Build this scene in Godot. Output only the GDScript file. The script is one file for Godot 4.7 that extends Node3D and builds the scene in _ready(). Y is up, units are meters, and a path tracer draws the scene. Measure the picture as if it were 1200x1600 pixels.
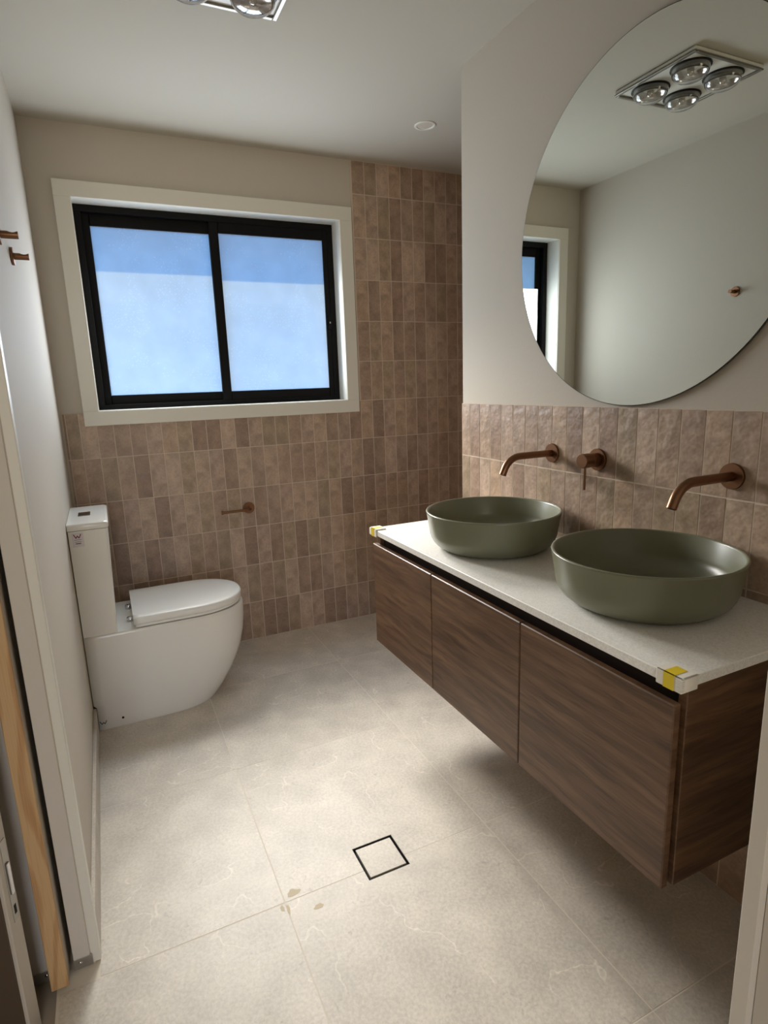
extends Node3D
# A small bathroom: window wall at z = 0, plaster left wall at x = 0, vanity wall at x = W, floor at y = 0.

const H := 2.334
const W := 1.4245
const WALL_END := 0.934
const TOP := 0.7726

var M := {}
var rng := RandomNumberGenerator.new()

# ------------------------------------------------------------------ naming and tagging
func put(o: Node3D, called: String, parent: Node = null) -> Node3D:
	o.name = called
	(parent if parent else self).add_child(o, true)
	return o

func tag(o: Node, label: String, category: String, group := "") -> void:
	o.set_meta("label", label)
	o.set_meta("category", category)
	if group != "":
		o.set_meta("group", group)

func thing(called: String, label: String, category: String, at := Vector3.ZERO, group := "") -> Node3D:
	var o := Node3D.new()
	o.position = at
	put(o, called)
	tag(o, label, category, group)
	return o

func mesh_node(m: Mesh, called: String, mat: Material, parent: Node = null, at := Vector3.ZERO) -> MeshInstance3D:
	var o := MeshInstance3D.new()
	o.mesh = m
	o.material_override = mat
	o.position = at
	o.cast_shadow = GeometryInstance3D.SHADOW_CASTING_SETTING_ON
	put(o, called, parent)
	return o

func done(st: SurfaceTool) -> ArrayMesh:
	st.generate_normals()
	return st.commit()

func part(st: SurfaceTool, called: String, mat: Material, parent: Node = null, at := Vector3.ZERO) -> MeshInstance3D:
	return mesh_node(done(st), called, mat, parent, at)

func structure(st: SurfaceTool, called: String, mat: Material) -> MeshInstance3D:
	var o := part(st, called, mat)
	o.set_meta("kind", "structure")
	return o

# ------------------------------------------------------------------ shapes
func start() -> SurfaceTool:
	var st := SurfaceTool.new()
	st.begin(Mesh.PRIMITIVE_TRIANGLES)
	return st

func tri(st: SurfaceTool, a: Vector3, b: Vector3, c: Vector3) -> void:   # counter-clockwise seen from outside
	st.add_vertex(a)
	st.add_vertex(c)
	st.add_vertex(b)

func quad(st: SurfaceTool, a: Vector3, b: Vector3, c: Vector3, d: Vector3) -> void:
	tri(st, a, b, c)
	tri(st, a, c, d)

func fix_quad(st: SurfaceTool, a: Vector3, b: Vector3, c: Vector3, d: Vector3, out: Vector3) -> void:
	if (b - a).cross(c - a).dot(out) < 0.0:
		quad(st, d, c, b, a)
	else:
		quad(st, a, b, c, d)

# a box between two corners, its edges cut by b
func box(st: SurfaceTool, p0: Vector3, p1: Vector3, b := 0.0) -> void:
	st.set_smooth_group(-1)
	var lo := Vector3(minf(p0.x, p1.x), minf(p0.y, p1.y), minf(p0.z, p1.z))
	var hi := Vector3(maxf(p0.x, p1.x), maxf(p0.y, p1.y), maxf(p0.z, p1.z))
	var c := (lo + hi) / 2.0
	var h := (hi - lo) / 2.0
	b = minf(b, minf(h.x, minf(h.y, h.z)) * 0.9)
	for axis in 3:
		var u := (axis + 1) % 3
		var v := (axis + 2) % 3
		for s in [-1.0, 1.0]:
			var q: Array[Vector3] = []
			for k in [[-1, -1], [1, -1], [1, 1], [-1, 1]]:
				var p := Vector3.ZERO
				p[axis] = s * h[axis]
				p[u] = k[0] * (h[u] - b)
				p[v] = k[1] * (h[v] - b)
				q.append(c + p)
			var n := Vector3.ZERO
			n[axis] = s
			fix_quad(st, q[0], q[1], q[2], q[3], n)
	if b <= 0.0:
		return
	for axis in 3:
		var u := (axis + 1) % 3
		var v := (axis + 2) % 3
		for su in [-1.0, 1.0]:
			for sv in [-1.0, 1.0]:
				var q: Array[Vector3] = []
				for k in [[-1, 0], [1, 0], [1, 1], [-1, 1]]:
					var p := Vector3.ZERO
					p[axis] = k[0] * (h[axis] - b)
					p[u] = su * (h[u] - (0.0 if k[1] == 0 else b))
					p[v] = sv * (h[v] - (b if k[1] == 0 else 0.0))
					q.append(c + p)
				var n := Vector3.ZERO
				n[u] = su
				n[v] = sv
				fix_quad(st, q[0], q[1], q[2], q[3], n)
	for sx in [-1.0, 1.0]:
		for sy in [-1.0, 1.0]:
			for sz in [-1.0, 1.0]:
				var a := c + Vector3(sx * h.x, sy * (h.y - b), sz * (h.z - b))
				var d := c + Vector3(sx * (h.x - b), sy * h.y, sz * (h.z - b))
				var e := c + Vector3(sx * (h.x - b), sy * (h.y - b), sz * h.z)
				if (d - a).cross(e - a).dot(Vector3(sx, sy, sz)) < 0.0:
					tri(st, a, e, d)
				else:
					tri(st, a, d, e)

func box_mesh(size: Vector3, b := 0.0) -> ArrayMesh:
	var st := start()
	box(st, -size / 2.0, size / 2.0, b)
	return done(st)

func add_box(called: String, p0: Vector3, p1: Vector3, mat: Material, parent: Node = null, b := 0.002) -> MeshInstance3D:
	var st := start()
	box(st, p0, p1, b)
	return part(st, called, mat, parent)

# rings of points joined into a skin; rings[i][j], closed round j. Smoothing breaks where group changes.
func skin(st: SurfaceTool, rings: Array, group := 0, cap_first := false, cap_last := false) -> void:
	st.set_smooth_group(group)
	var n: int = rings[0].size()
	for i in rings.size() - 1:
		for j in n:
			var k := (j + 1) % n
			quad(st, rings[i][j], rings[i][k], rings[i + 1][k], rings[i + 1][j])
	for e in [[cap_first, 0], [cap_last, rings.size() - 1]]:
		if not e[0]:
			continue
		st.set_smooth_group(group + 50 + int(e[1]))
		var r: Array = rings[e[1]]
		var mid := Vector3.ZERO
		for p in r:
			mid += p
		mid /= n
		for j in n:
			if e[1] == 0:
				tri(st, mid, r[(j + 1) % n], r[j])
			else:
				tri(st, mid, r[j], r[(j + 1) % n])

# profile of [radius, height] from the bottom up on the outside; turned about y
func lathe(st: SurfaceTool, profile: Array, seg := 48, group := 0, frame := Transform3D()) -> void:
	var rings := []
	for p in profile:
		var ring := []
		for j in seg:
			var a := -TAU * j / seg
			ring.append(frame * Vector3(cos(a) * p[0], p[1], sin(a) * p[0]))
		rings.append(ring)
	skin(st, rings, group)

# hard-edged lathe: each array of the list is smooth in itself
func lathes(st: SurfaceTool, profiles: Array, seg := 48, frame := Transform3D()) -> void:
	for i in profiles.size():
		lathe(st, profiles[i], seg, i + 1, frame)

func tube(st: SurfaceTool, path: Array, radius: float, seg := 24, group := 0) -> void:
	var rings := []
	var side := Vector3.UP
	for i in path.size():
		var d: Vector3 = (path[mini(i + 1, path.size() - 1)] - path[maxi(i - 1, 0)]).normalized()
		if absf(d.dot(side)) > 0.95:
			side = Vector3.RIGHT if absf(d.x) < 0.9 else Vector3.UP
		var u := (side - d * side.dot(d)).normalized()
		side = u
		var v := d.cross(u)
		var ring := []
		for j in seg:
			var a := TAU * j / seg
			ring.append(path[i] + (u * cos(a) + v * sin(a)) * radius)
		rings.append(ring)
	skin(st, rings, group, true, true)

# turned about the x axis, pointing to -x from a wall
func from_wall(at: Vector3) -> Transform3D:
	return Transform3D(Basis(Vector3(0, 1, 0), Vector3(-1, 0, 0), Vector3(0, 0, 1)), at)

# prism over a polygon in x and z
func slab(st: SurfaceTool, poly: PackedVector2Array, y0: float, y1: float, bevel := 0.0) -> void:
	if not Geometry2D.is_polygon_clockwise(poly):
		poly.reverse()
	var inner := poly
	if bevel > 0.0:
		var o := Geometry2D.offset_polygon(poly, -bevel)
		if o.size() == 1 and o[0].size() == poly.size():
			inner = o[0]
			if not Geometry2D.is_polygon_clockwise(inner):
				inner.reverse()
			var best := 0
			for k in inner.size():
				if inner[k].distance_to(poly[0]) < inner[best].distance_to(poly[0]):
					best = k
			var turned := PackedVector2Array()
			for k in inner.size():
				turned.append(inner[(k + best) % inner.size()])
			inner = turned
	st.set_smooth_group(-1)
	var t := Geometry2D.triangulate_polygon(inner)
	for i in range(0, t.size(), 3):
		var q: Array[Vector3] = []
		for k in 3:
			q.append(Vector3(inner[t[i + k]].x, y1, inner[t[i + k]].y))
		if (q[1] - q[0]).cross(q[2] - q[0]).y < 0.0:
			tri(st, q[0], q[2], q[1])
		else:
			tri(st, q[0], q[1], q[2])
	var n := poly.size()
	var mid := Vector2.ZERO
	for p in poly:
		mid += p / n
	for i in n:
		var a := poly[i]
		var b := poly[(i + 1) % n]
		var e := (b - a).normalized()
		var out2 := Vector2(e.y, -e.x)
		if Geometry2D.is_point_in_polygon((a + b) / 2.0 + out2 * 0.0005, poly):
			out2 = -out2
		var out := Vector3(out2.x, 0, out2.y)
		var yb := y1 - bevel
		fix_quad(st, Vector3(a.x, y0, a.y), Vector3(b.x, y0, b.y), Vector3(b.x, yb, b.y), Vector3(a.x, yb, a.y), out)
		if bevel > 0.0:
			var c := inner[i]
			var d := inner[(i + 1) % n]
			fix_quad(st, Vector3(a.x, yb, a.y), Vector3(b.x, yb, b.y), Vector3(d.x, y1, d.y), Vector3(c.x, y1, c.y), out + Vector3.UP)

# ------------------------------------------------------------------ textures and materials
func noise(kind: int, freq: float, octaves: int, sd: int) -> FastNoiseLite:
	var f := FastNoiseLite.new()
	f.noise_type = kind
	f.frequency = freq
	f.fractal_octaves = octaves
	f.seed = sd
	return f

func texture(im: Image) -> ImageTexture:
	return ImageTexture.create_from_image(im)

func seamless(kind: int, freq: float, octaves: int, sd: int, n: int) -> Image:
	return noise(kind, freq, octaves, sd).get_seamless_image(n, n, false, false, 0.1)

func smooth(a: float, b: float, x: float) -> float:
	return smoothstep(a, b, x)

# porcelain that looks like limestone: soft clouds, fine grain, thin pale veins
func stone_image(n: int) -> Image:
	var clouds := seamless(FastNoiseLite.TYPE_SIMPLEX_SMOOTH, 0.006, 5, 3, n)
	var grain := seamless(FastNoiseLite.TYPE_SIMPLEX, 0.09, 3, 8, n)
	var fine := seamless(FastNoiseLite.TYPE_VALUE, 0.45, 1, 17, n)
	var vein := seamless(FastNoiseLite.TYPE_SIMPLEX_SMOOTH, 0.0026, 5, 21, n)
	var vein2 := seamless(FastNoiseLite.TYPE_SIMPLEX_SMOOTH, 0.0045, 5, 35, n)
	var mask := seamless(FastNoiseLite.TYPE_SIMPLEX_SMOOTH, 0.007, 2, 44, n)
	var im := Image.create(n, n, false, Image.FORMAT_RGB8)
	for y in n:
		for x in n:
			var c := clouds.get_pixel(x, y).r - 0.5
			var g := grain.get_pixel(x, y).r - 0.5
			var f := fine.get_pixel(x, y).r - 0.5
			var m := mask.get_pixel(x, y).r
			var v := smooth(0.012, 0.0, absf(vein.get_pixel(x, y).r - 0.5)) * smooth(0.36, 0.56, m)
			var w := smooth(0.010, 0.0, absf(vein2.get_pixel(x, y).r - 0.5)) * smooth(0.56, 0.40, m)
			var k := 0.84 + c * 0.11 + g * 0.075 + f * 0.05 + v * 0.085 - w * 0.06 * (1.0 if g < 0.0 else 0.4)
			im.set_pixel(x, y, Color(k * 1.018, k * 0.996, k * 0.96))
	return im

# walnut veneer: long streaks that run along u
func walnut_image(n: int, sd: int) -> Image:
	var wide := noise(FastNoiseLite.TYPE_SIMPLEX_SMOOTH, 1.0, 4, sd)
	var thin := noise(FastNoiseLite.TYPE_SIMPLEX, 1.0, 3, sd + 1)
	var flame := noise(FastNoiseLite.TYPE_SIMPLEX_SMOOTH, 1.0, 3, sd + 2)
	var im := Image.create(n, n, false, Image.FORMAT_RGB8)
	for y in n:
		for x in n:
			# x wraps by walking round a circle
			var a := TAU * x / n
			var bend := flame.get_noise_3d(cos(a) * 0.6, sin(a) * 0.6, y * 0.012) * 10.0
			var s := wide.get_noise_3d(cos(a) * 0.4, sin(a) * 0.4, (y + bend) * 0.028)
			var t := thin.get_noise_3d(cos(a) * 1.3, sin(a) * 1.3, (y + bend) * 0.22)
			var dark := smooth(0.12, 0.55, wide.get_noise_3d(cos(a) * 0.9 + 5.0, sin(a) * 0.9, (y + bend) * 0.05))
			var k := clampf(0.5 + s * 0.62 + t * 0.24 - dark * 0.30, 0.0, 1.0)
			im.set_pixel(x, y, Color(0.285, 0.205, 0.15).lerp(Color(0.51, 0.405, 0.315), k))
	return im

# pine: grain runs along v, with broad arches
func pine_image(w: int, h: int) -> Image:
	var f := noise(FastNoiseLite.TYPE_SIMPLEX_SMOOTH, 1.0, 2, 71)
	var g := noise(FastNoiseLite.TYPE_SIMPLEX, 1.0, 2, 72)
	var im := Image.create(w, h, false, Image.FORMAT_RGB8)
	for y in h:
		for x in w:
			var r := sin((x * 0.16 + f.get_noise_2d(x * 0.004, y * 0.003) * 9.0) * 1.0)
			var k := smooth(0.0, 1.0, r) * 0.55 + g.get_noise_2d(x * 0.2, y * 0.012) * 0.25
			im.set_pixel(x, y, Color(0.80, 0.655, 0.47).lerp(Color(0.67, 0.48, 0.29), clampf(k, 0.0, 1.0)))
	return im

func material(called: String, c: Color, rough := 0.6, metal := 0.0) -> StandardMaterial3D:
	var m := StandardMaterial3D.new()
	m.resource_name = called
	m.albedo_color = c
	m.roughness = rough
	m.metallic = metal
	M[called] = m
	return m

func rgb(r: int, g: int, b: int) -> Color:
	return Color8(r, g, b)

func triplanar(m: StandardMaterial3D, scale: float, world := false, offset := Vector3.ZERO) -> void:
	m.uv1_triplanar = true
	m.uv1_world_triplanar = world
	m.uv1_scale = Vector3.ONE * scale
	m.uv1_offset = offset
	m.uv1_triplanar_sharpness = 8.0

var tile_mats: Array[StandardMaterial3D] = []
var floor_mats: Array[StandardMaterial3D] = []

func make_materials() -> void:
	var bumpy := texture(seamless(FastNoiseLite.TYPE_SIMPLEX_SMOOTH, 0.02, 3, 5, 256))
	var m := material("plaster", rgb(196, 187, 173), 0.75)
	m.heightmap_enabled = true
	m.heightmap_texture = texture(seamless(FastNoiseLite.TYPE_SIMPLEX, 0.12, 3, 6, 256))
	m.heightmap_scale = 0.02
	triplanar(m, 2.0, true)
	material("ceiling_paint", rgb(190, 184, 171), 0.85)
	material("trim_paint", rgb(226, 222, 210), 0.45)
	material("jamb_paint", rgb(206, 198, 186), 0.5)
	material("grout", rgb(206, 189, 170), 0.9)
	material("floor_grout", rgb(236, 227, 212), 0.9)
	material("smear", rgb(214, 200, 172), 0.7)
	material("hall_floor", rgb(176, 165, 150), 0.8)
	m = material("black_frame", rgb(11, 10, 10), 0.55)
	m.metallic_specular = 0.3
	material("gasket", rgb(12, 12, 12), 0.8)
	m = material("clear_glass", Color(1, 1, 1, 0.03), 0.02)
	m.transparency = BaseMaterial3D.TRANSPARENCY_ALPHA
	# frosting: a pale film that scatters the daylight, with splashes and a milky bloom
	var n := 512
	var cloud := seamless(FastNoiseLite.TYPE_SIMPLEX_SMOOTH, 0.008, 4, 91, n)
	var speck := seamless(FastNoiseLite.TYPE_CELLULAR, 0.09, 1, 93, n)
	var im := Image.create(n, n, false, Image.FORMAT_RGB8)
	for y in n:
		for x in n:
			var k := 0.93 + (cloud.get_pixel(x, y).r - 0.5) * 0.05
			if speck.get_pixel(x, y).r < 0.12 and cloud.get_pixel((x + 200) % n, y).r > 0.52:
				k += 0.06
			im.set_pixel(x, y, Color(k, k, k))
	m = material("frosting", Color(1, 1, 1), 0.5)
	m.albedo_texture = texture(im)
	m.backlight_enabled = true
	m.backlight = Color(1, 1, 1)
	triplanar(m, 1.3, true)
	# glazed wall tiles, hand made: each batch has its own tone
	var tn := 256
	var big := seamless(FastNoiseLite.TYPE_SIMPLEX_SMOOTH, 0.011, 4, 31, tn)
	var small := seamless(FastNoiseLite.TYPE_SIMPLEX, 0.06, 3, 33, tn)
	var ti := Image.create(tn, tn, false, Image.FORMAT_RGB8)
	for y in tn:
		for x in tn:
			var k := 0.88 + (big.get_pixel(x, y).r - 0.5) * 0.18 + (small.get_pixel(x, y).r - 0.5) * 0.09
			ti.set_pixel(x, y, Color(k, k * 0.992, k * 0.98))
	var tt := texture(ti)
	var tones := [rgb(197, 170, 148), rgb(188, 161, 141), rgb(205, 179, 157), rgb(182, 156, 136), rgb(193, 169, 144), rgb(211, 185, 164), rgb(176, 149, 130), rgb(199, 173, 154), rgb(186, 164, 140), rgb(170, 144, 126), rgb(202, 174, 150), rgb(191, 166, 147)]
	for i in tones.size():
		m = material("tile_glaze_%d" % i, tones[i], 0.42)
		m.albedo_texture = tt
		m.heightmap_enabled = true
		m.heightmap_texture = bumpy
		m.heightmap_scale = 0.14
		triplanar(m, 4.2, false, Vector3(i * 0.37, i * 0.23, i * 0.51))
		tile_mats.append(m)
	m = material("tile_plain", rgb(182, 157, 137), 0.5)
	# floor
	var stone := texture(stone_image(768))
	for i in 12:
		m = material("floor_stone_%d" % i, rgb(255, 251, 245), 0.45)
		m.albedo_texture = stone
		triplanar(m, 1.05, true, Vector3(i * 0.31, 0, i * 0.47))
		floor_mats.append(m)
	m = material("skirting_stone", rgb(232, 226, 218), 0.5)
	m.albedo_texture = stone
	triplanar(m, 1.4, true)
	# joinery
	var wal := texture(walnut_image(512, 12))
	var shifts := [Vector3(0.1, 0.2, 0.0), Vector3(0.45, 0.55, 0.37), Vector3(0.8, 0.83, 0.7), Vector3(0.3, 0.4, 0.2)]
	for i in 4:
		m = material("walnut_%d" % i, rgb(246, 236, 226), 0.4)
		m.albedo_texture = wal
		triplanar(m, 1.0, true, shifts[i])
		m.uv1_scale = Vector3(0.9, 2.1, 0.9)
	material("walnut_edge", rgb(128, 100, 80), 0.5)
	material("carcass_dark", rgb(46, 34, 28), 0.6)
	m = material("quartz", rgb(242, 240, 234), 0.45)
	var qi := Image.create(256, 256, false, Image.FORMAT_RGB8)
	var qn := seamless(FastNoiseLite.TYPE_VALUE, 0.5, 1, 61, 256)
	for y in 256:
		for x in 256:
			var k := 0.97 + (qn.get_pixel(x, y).r - 0.5) * 0.09
			qi.set_pixel(x, y, Color(k, k, k))
	m.albedo_texture = texture(qi)
	triplanar(m, 3.0, true)
	material("sage_ceramic", rgb(114, 115, 94), 0.3)
	material("waste_bronze", rgb(120, 84, 60), 0.35, 1.0)
	m = material("bronze", rgb(134, 99, 75), 0.36, 1.0)
	material("bronze_dark", rgb(96, 62, 44), 0.45, 1.0)
	m = material("porcelain", rgb(236, 234, 226), 0.16)
	material("seat_plastic", rgb(240, 239, 233), 0.32)
	material("chrome", rgb(205, 205, 208), 0.1, 1.0)
	material("dark_chrome", rgb(120, 116, 110), 0.22, 1.0)
	material("mirror_silver", rgb(222, 226, 220), 0.0, 1.0)
	material("mirror_edge", rgb(60, 62, 60), 0.3)
	material("white_plastic", rgb(226, 224, 216), 0.4)
	material("brushed_steel", rgb(142, 138, 130), 0.35, 1.0)
	m = material("bulb_glass", Color(1, 1, 1, 0.06), 0.02)
	m.refraction_enabled = true
	m.refraction_scale = 0.05
	material("reflector", rgb(190, 184, 176), 0.12, 1.0)
	material("dark_metal", rgb(34, 30, 28), 0.5, 0.6)
	material("yellow_tape", rgb(222, 196, 40), 0.45)
	material("foam_white", rgb(226, 221, 210), 0.8)
	material("label_paper", rgb(218, 210, 212), 0.6)
	material("label_ink", rgb(120, 40, 58), 0.6)
	material("label_grey", rgb(96, 88, 92), 0.6)
	m = material("pine", Color(1, 1, 1), 0.6)
	m.albedo_texture = texture(pine_image(128, 1024))
	m.uv1_triplanar = true
	m.uv1_world_triplanar = true
	m.uv1_scale = Vector3(9.0, 0.5, 9.0)
	m.uv1_triplanar_sharpness = 8.0
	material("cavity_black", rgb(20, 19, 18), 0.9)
	material("zinc", rgb(176, 174, 170), 0.4, 1.0)
	material("render_white", rgb(214, 210, 204), 0.9)
	material("door_shade_brown", rgb(84, 68, 52), 0.6)  # shade on the hall door face, put into the colour
	material("door_paint", rgb(196, 186, 172), 0.5)

# ------------------------------------------------------------------ the scene
func _ready() -> void:
	rng.seed = 7
	var cam := Camera3D.new()
	cam.name = "Camera"
	cam.fov = rad_to_deg(2.0 * atan(800.0 / 927.49))
	cam.keep_aspect = Camera3D.KEEP_HEIGHT
	cam.near = 0.02
	cam.transform = Transform3D(Basis.from_euler(Vector3(-0.21245, -0.43453, -0.03506), EULER_ORDER_YXZ), Vector3(0.15284, 1.27172, 2.91321))
	add_child(cam)
	cam.current = true

	var env := Environment.new()
	env.background_mode = Environment.BG_SKY
	var sky := Sky.new()
	var air := ProceduralSkyMaterial.new()
	air.sky_top_color = Color(0.12, 0.62, 1.0)
	air.sky_horizon_color = Color(0.18, 0.66, 1.0)
	air.ground_bottom_color = Color(0.20, 0.22, 0.24)
	air.ground_horizon_color = Color(0.26, 0.31, 0.36)
	air.energy_multiplier = 5.2
	sky.sky_material = air
	env.sky = sky
	env.background_energy_multiplier = 1.0
	env.tonemap_mode = Environment.TONE_MAPPER_LINEAR
	env.tonemap_exposure = 1.0
	env.sdfgi_enabled = true
	env.ssao_enabled = true
	env.ssil_enabled = true
	var we := WorldEnvironment.new()
	we.name = "World"
	we.environment = env
	add_child(we)

	# the sun stands outside the window wall; the eave shades the top of the panes
	var sun := DirectionalLight3D.new()
	sun.name = "Sun"
	sun.light_color = Color(1.0, 0.95, 0.62)
	sun.light_energy = 0.72
	sun.light_angular_distance = 0.5
	sun.shadow_enabled = true
	sun.sky_mode = DirectionalLight3D.SKY_MODE_LIGHT_ONLY
	add_child(sun)
	sun.look_at_from_position(Vector3.ZERO, Vector3(0.16, -1.0, 1.3))

	# the sun seen through each frosted pane: a broad soft beam that keeps the sun's downward slope
	for pane in [[0.461, 0.03], [1.003, 0.03]]:
		var beam := SpotLight3D.new()
		beam.name = "FrostedPaneSun"
		beam.light_color = Color(1.0, 0.975, 0.935)
		beam.light_energy = 2.5
		beam.light_size = 0.19
		beam.spot_range = 12.0
		beam.spot_attenuation = 2.0
		beam.spot_angle = 35.0
		beam.spot_angle_attenuation = 1.0
		beam.shadow_enabled = true
		beam.look_at_from_position(Vector3(pane[0], 1.53, pane[1]), Vector3(pane[0] + 0.28, 1.53 - 1.5, pane[1] + 2.2))
		add_child(beam, true)
	# the skylight and the scattered rest that leave the panes in every direction
	for pane in [[0.461, 0.49, -0.09], [1.003, 0.50, -0.04]]:
		var day := AreaLight3D.new()
		day.name = "FrostedPaneLight"
		day.area_size = Vector2(pane[1], 0.53)
		day.light_color = Color(0.93, 0.965, 1.0)
		day.light_energy = 0.74
		day.area_range = 12.0
		day.shadow_enabled = true
		day.position = Vector3(pane[0], 1.53, pane[2])
		day.rotation = Vector3(0, PI, 0)
		add_child(day, true)

	# daylight through the glazed door at the end of the hall behind the photographer
	var hall := AreaLight3D.new()
	hall.name = "HallGlazingLight"
	hall.area_size = Vector2(0.85, 1.9)
	hall.light_color = Color(1.0, 0.93, 0.80)
	hall.light_energy = 2.9
	hall.area_range = 14.0
	hall.shadow_enabled = true
	hall.position = Vector3(-0.22, 1.15, 4.96)
	add_child(hall)

	make_materials()
	shell()
	window()
	floor_tiles()
	wall_tiles()
	vanity()
	toilet()
	fittings()
	ceiling_fittings()
	doorway()

func shell() -> void:
	# window wall with its opening
	var st := start()
	box(st, Vector3(-0.2, -0.1, -0.16), Vector3(2.5, 1.19, 0))
	box(st, Vector3(-0.2, 2.066, -0.16), Vector3(2.5, H + 0.1, 0))
	box(st, Vector3(-0.2, 1.19, -0.16), Vector3(0.14, 2.066, 0))
	box(st, Vector3(1.322, 1.19, -0.16), Vector3(2.5, 2.066, 0))
	var wall := structure(st, "wall_back", M.plaster)
	wall.set_meta("label", "window wall of off-white plaster over taupe tiles")
	st = start()
	box(st, Vector3(-0.05, -0.1, 0), Vector3(-0.008, H + 0.05, 1.607))
	structure(st, "wall_left", M.plaster)
	st = start()
	box(st, Vector3(W, -0.1, WALL_END), Vector3(W + 0.11, H + 0.05, 2.6))
	structure(st, "wall_right", M.plaster)
	st = start()
	box(st, Vector3(2.38, -0.1, 0), Vector3(2.5, H + 0.05, 1.2))
	box(st, Vector3(W + 0.11, -0.1, 1.1), Vector3(2.38, H + 0.05, 1.2))
	structure(st, "wall_shower", M.tile_plain)
	# the wall with the opening through which the picture is taken
	st = start()
	box(st, Vector3(0.925, -0.1, 2.5), Vector3(2.6, H + 0.05, 2.6))
	box(st, Vector3(-0.15, 2.1, 2.5), Vector3(0.925, H + 0.05, 2.6))
	structure(st, "wall_front", M.plaster)
	# hall behind the photographer
	st = start()
	box(st, Vector3(-2.3, -0.1, 0.9), Vector3(-2.2, H + 0.05, 5.1))
	structure(st, "wall_hall_left", M.plaster)
	st = start()
	box(st, Vector3(2.5, -0.1, 2.5), Vector3(2.6, H + 0.05, 5.1))
	structure(st, "wall_hall_right", M.plaster)
	st = start()
	box(st, Vector3(-2.3, -0.1, 0.9), Vector3(-0.15, H + 0.05, 1.0))
	structure(st, "wall_hall_end", M.plaster)
	st = start()
	box(st, Vector3(-2.3, -0.1, 5.0), Vector3(-0.70, H + 0.05, 5.1))
	box(st, Vector3(0.26, -0.1, 5.0), Vector3(2.6, H + 0.05, 5.1))
	box(st, Vector3(-0.70, 2.14, 5.0), Vector3(0.26, H + 0.05, 5.1))
	box(st, Vector3(-0.70, -0.1, 5.0), Vector3(0.26, 0.14, 5.1))
	structure(st, "wall_hall_back", M.plaster)
	st = start()
	box(st, Vector3(-0.70, 0.14, 5.03), Vector3(-0.65, 2.14, 5.08), 0.003)
	box(st, Vector3(0.21, 0.14, 5.03), Vector3(0.26, 2.14, 5.08), 0.003)
	box(st, Vector3(-0.65, 2.09, 5.03), Vector3(0.21, 2.14, 5.08), 0.003)
	box(st, Vector3(-0.65, 0.14, 5.03), Vector3(0.21, 0.19, 5.08), 0.003)
	var hw := structure(st, "window_2", M.black_frame)
	add_box("pane", Vector3(-0.65, 0.19, 5.05), Vector3(0.21, 2.09, 5.056), M.clear_glass, hw, 0.0)
	# ceiling over everything, and the eave outside
	st = start()
	box(st, Vector3(-2.4, H, -0.16), Vector3(2.6, H + 0.12, 5.1))
	structure(st, "ceiling", M.ceiling_paint)
	st = start()
	box(st, Vector3(-2.4, H + 0.02, -0.78), Vector3(2.6, H + 0.1, -0.16))
	box(st, Vector3(-2.4, H - 0.02, -0.80), Vector3(2.6, H + 0.12, -0.78))
	structure(st, "trim_1", M.trim_paint)
	# unseen roof and slab added outside the hall glazing to cut blue skylight
	st = start()
	box(st, Vector3(-3.0, 2.3, 5.1), Vector3(3.0, 2.4, 8.6))
	structure(st, "ceiling_added_blocker", M.trim_paint)
	st = start()
	box(st, Vector3(-3.0, -0.3, 5.1), Vector3(3.0, -0.15, 8.6))
	structure(st, "floor_added_blocker", M.hall_floor)
	# hall floor and the slab under the tiles
	st = start()
	box(st, Vector3(-2.3, -0.15, -0.16), Vector3(2.6, -0.012, 5.1))
	structure(st, "floor_hall", M.hall_floor)
	# skirting of cut floor tile along the plaster wall
	var sk := add_box("baseboard_left", Vector3(-0.008, 0, 0.57), Vector3(0.003, 0.1, 1.603), M.skirting_stone, null, 0.0015)
	sk.set_meta("kind", "structure")

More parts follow.
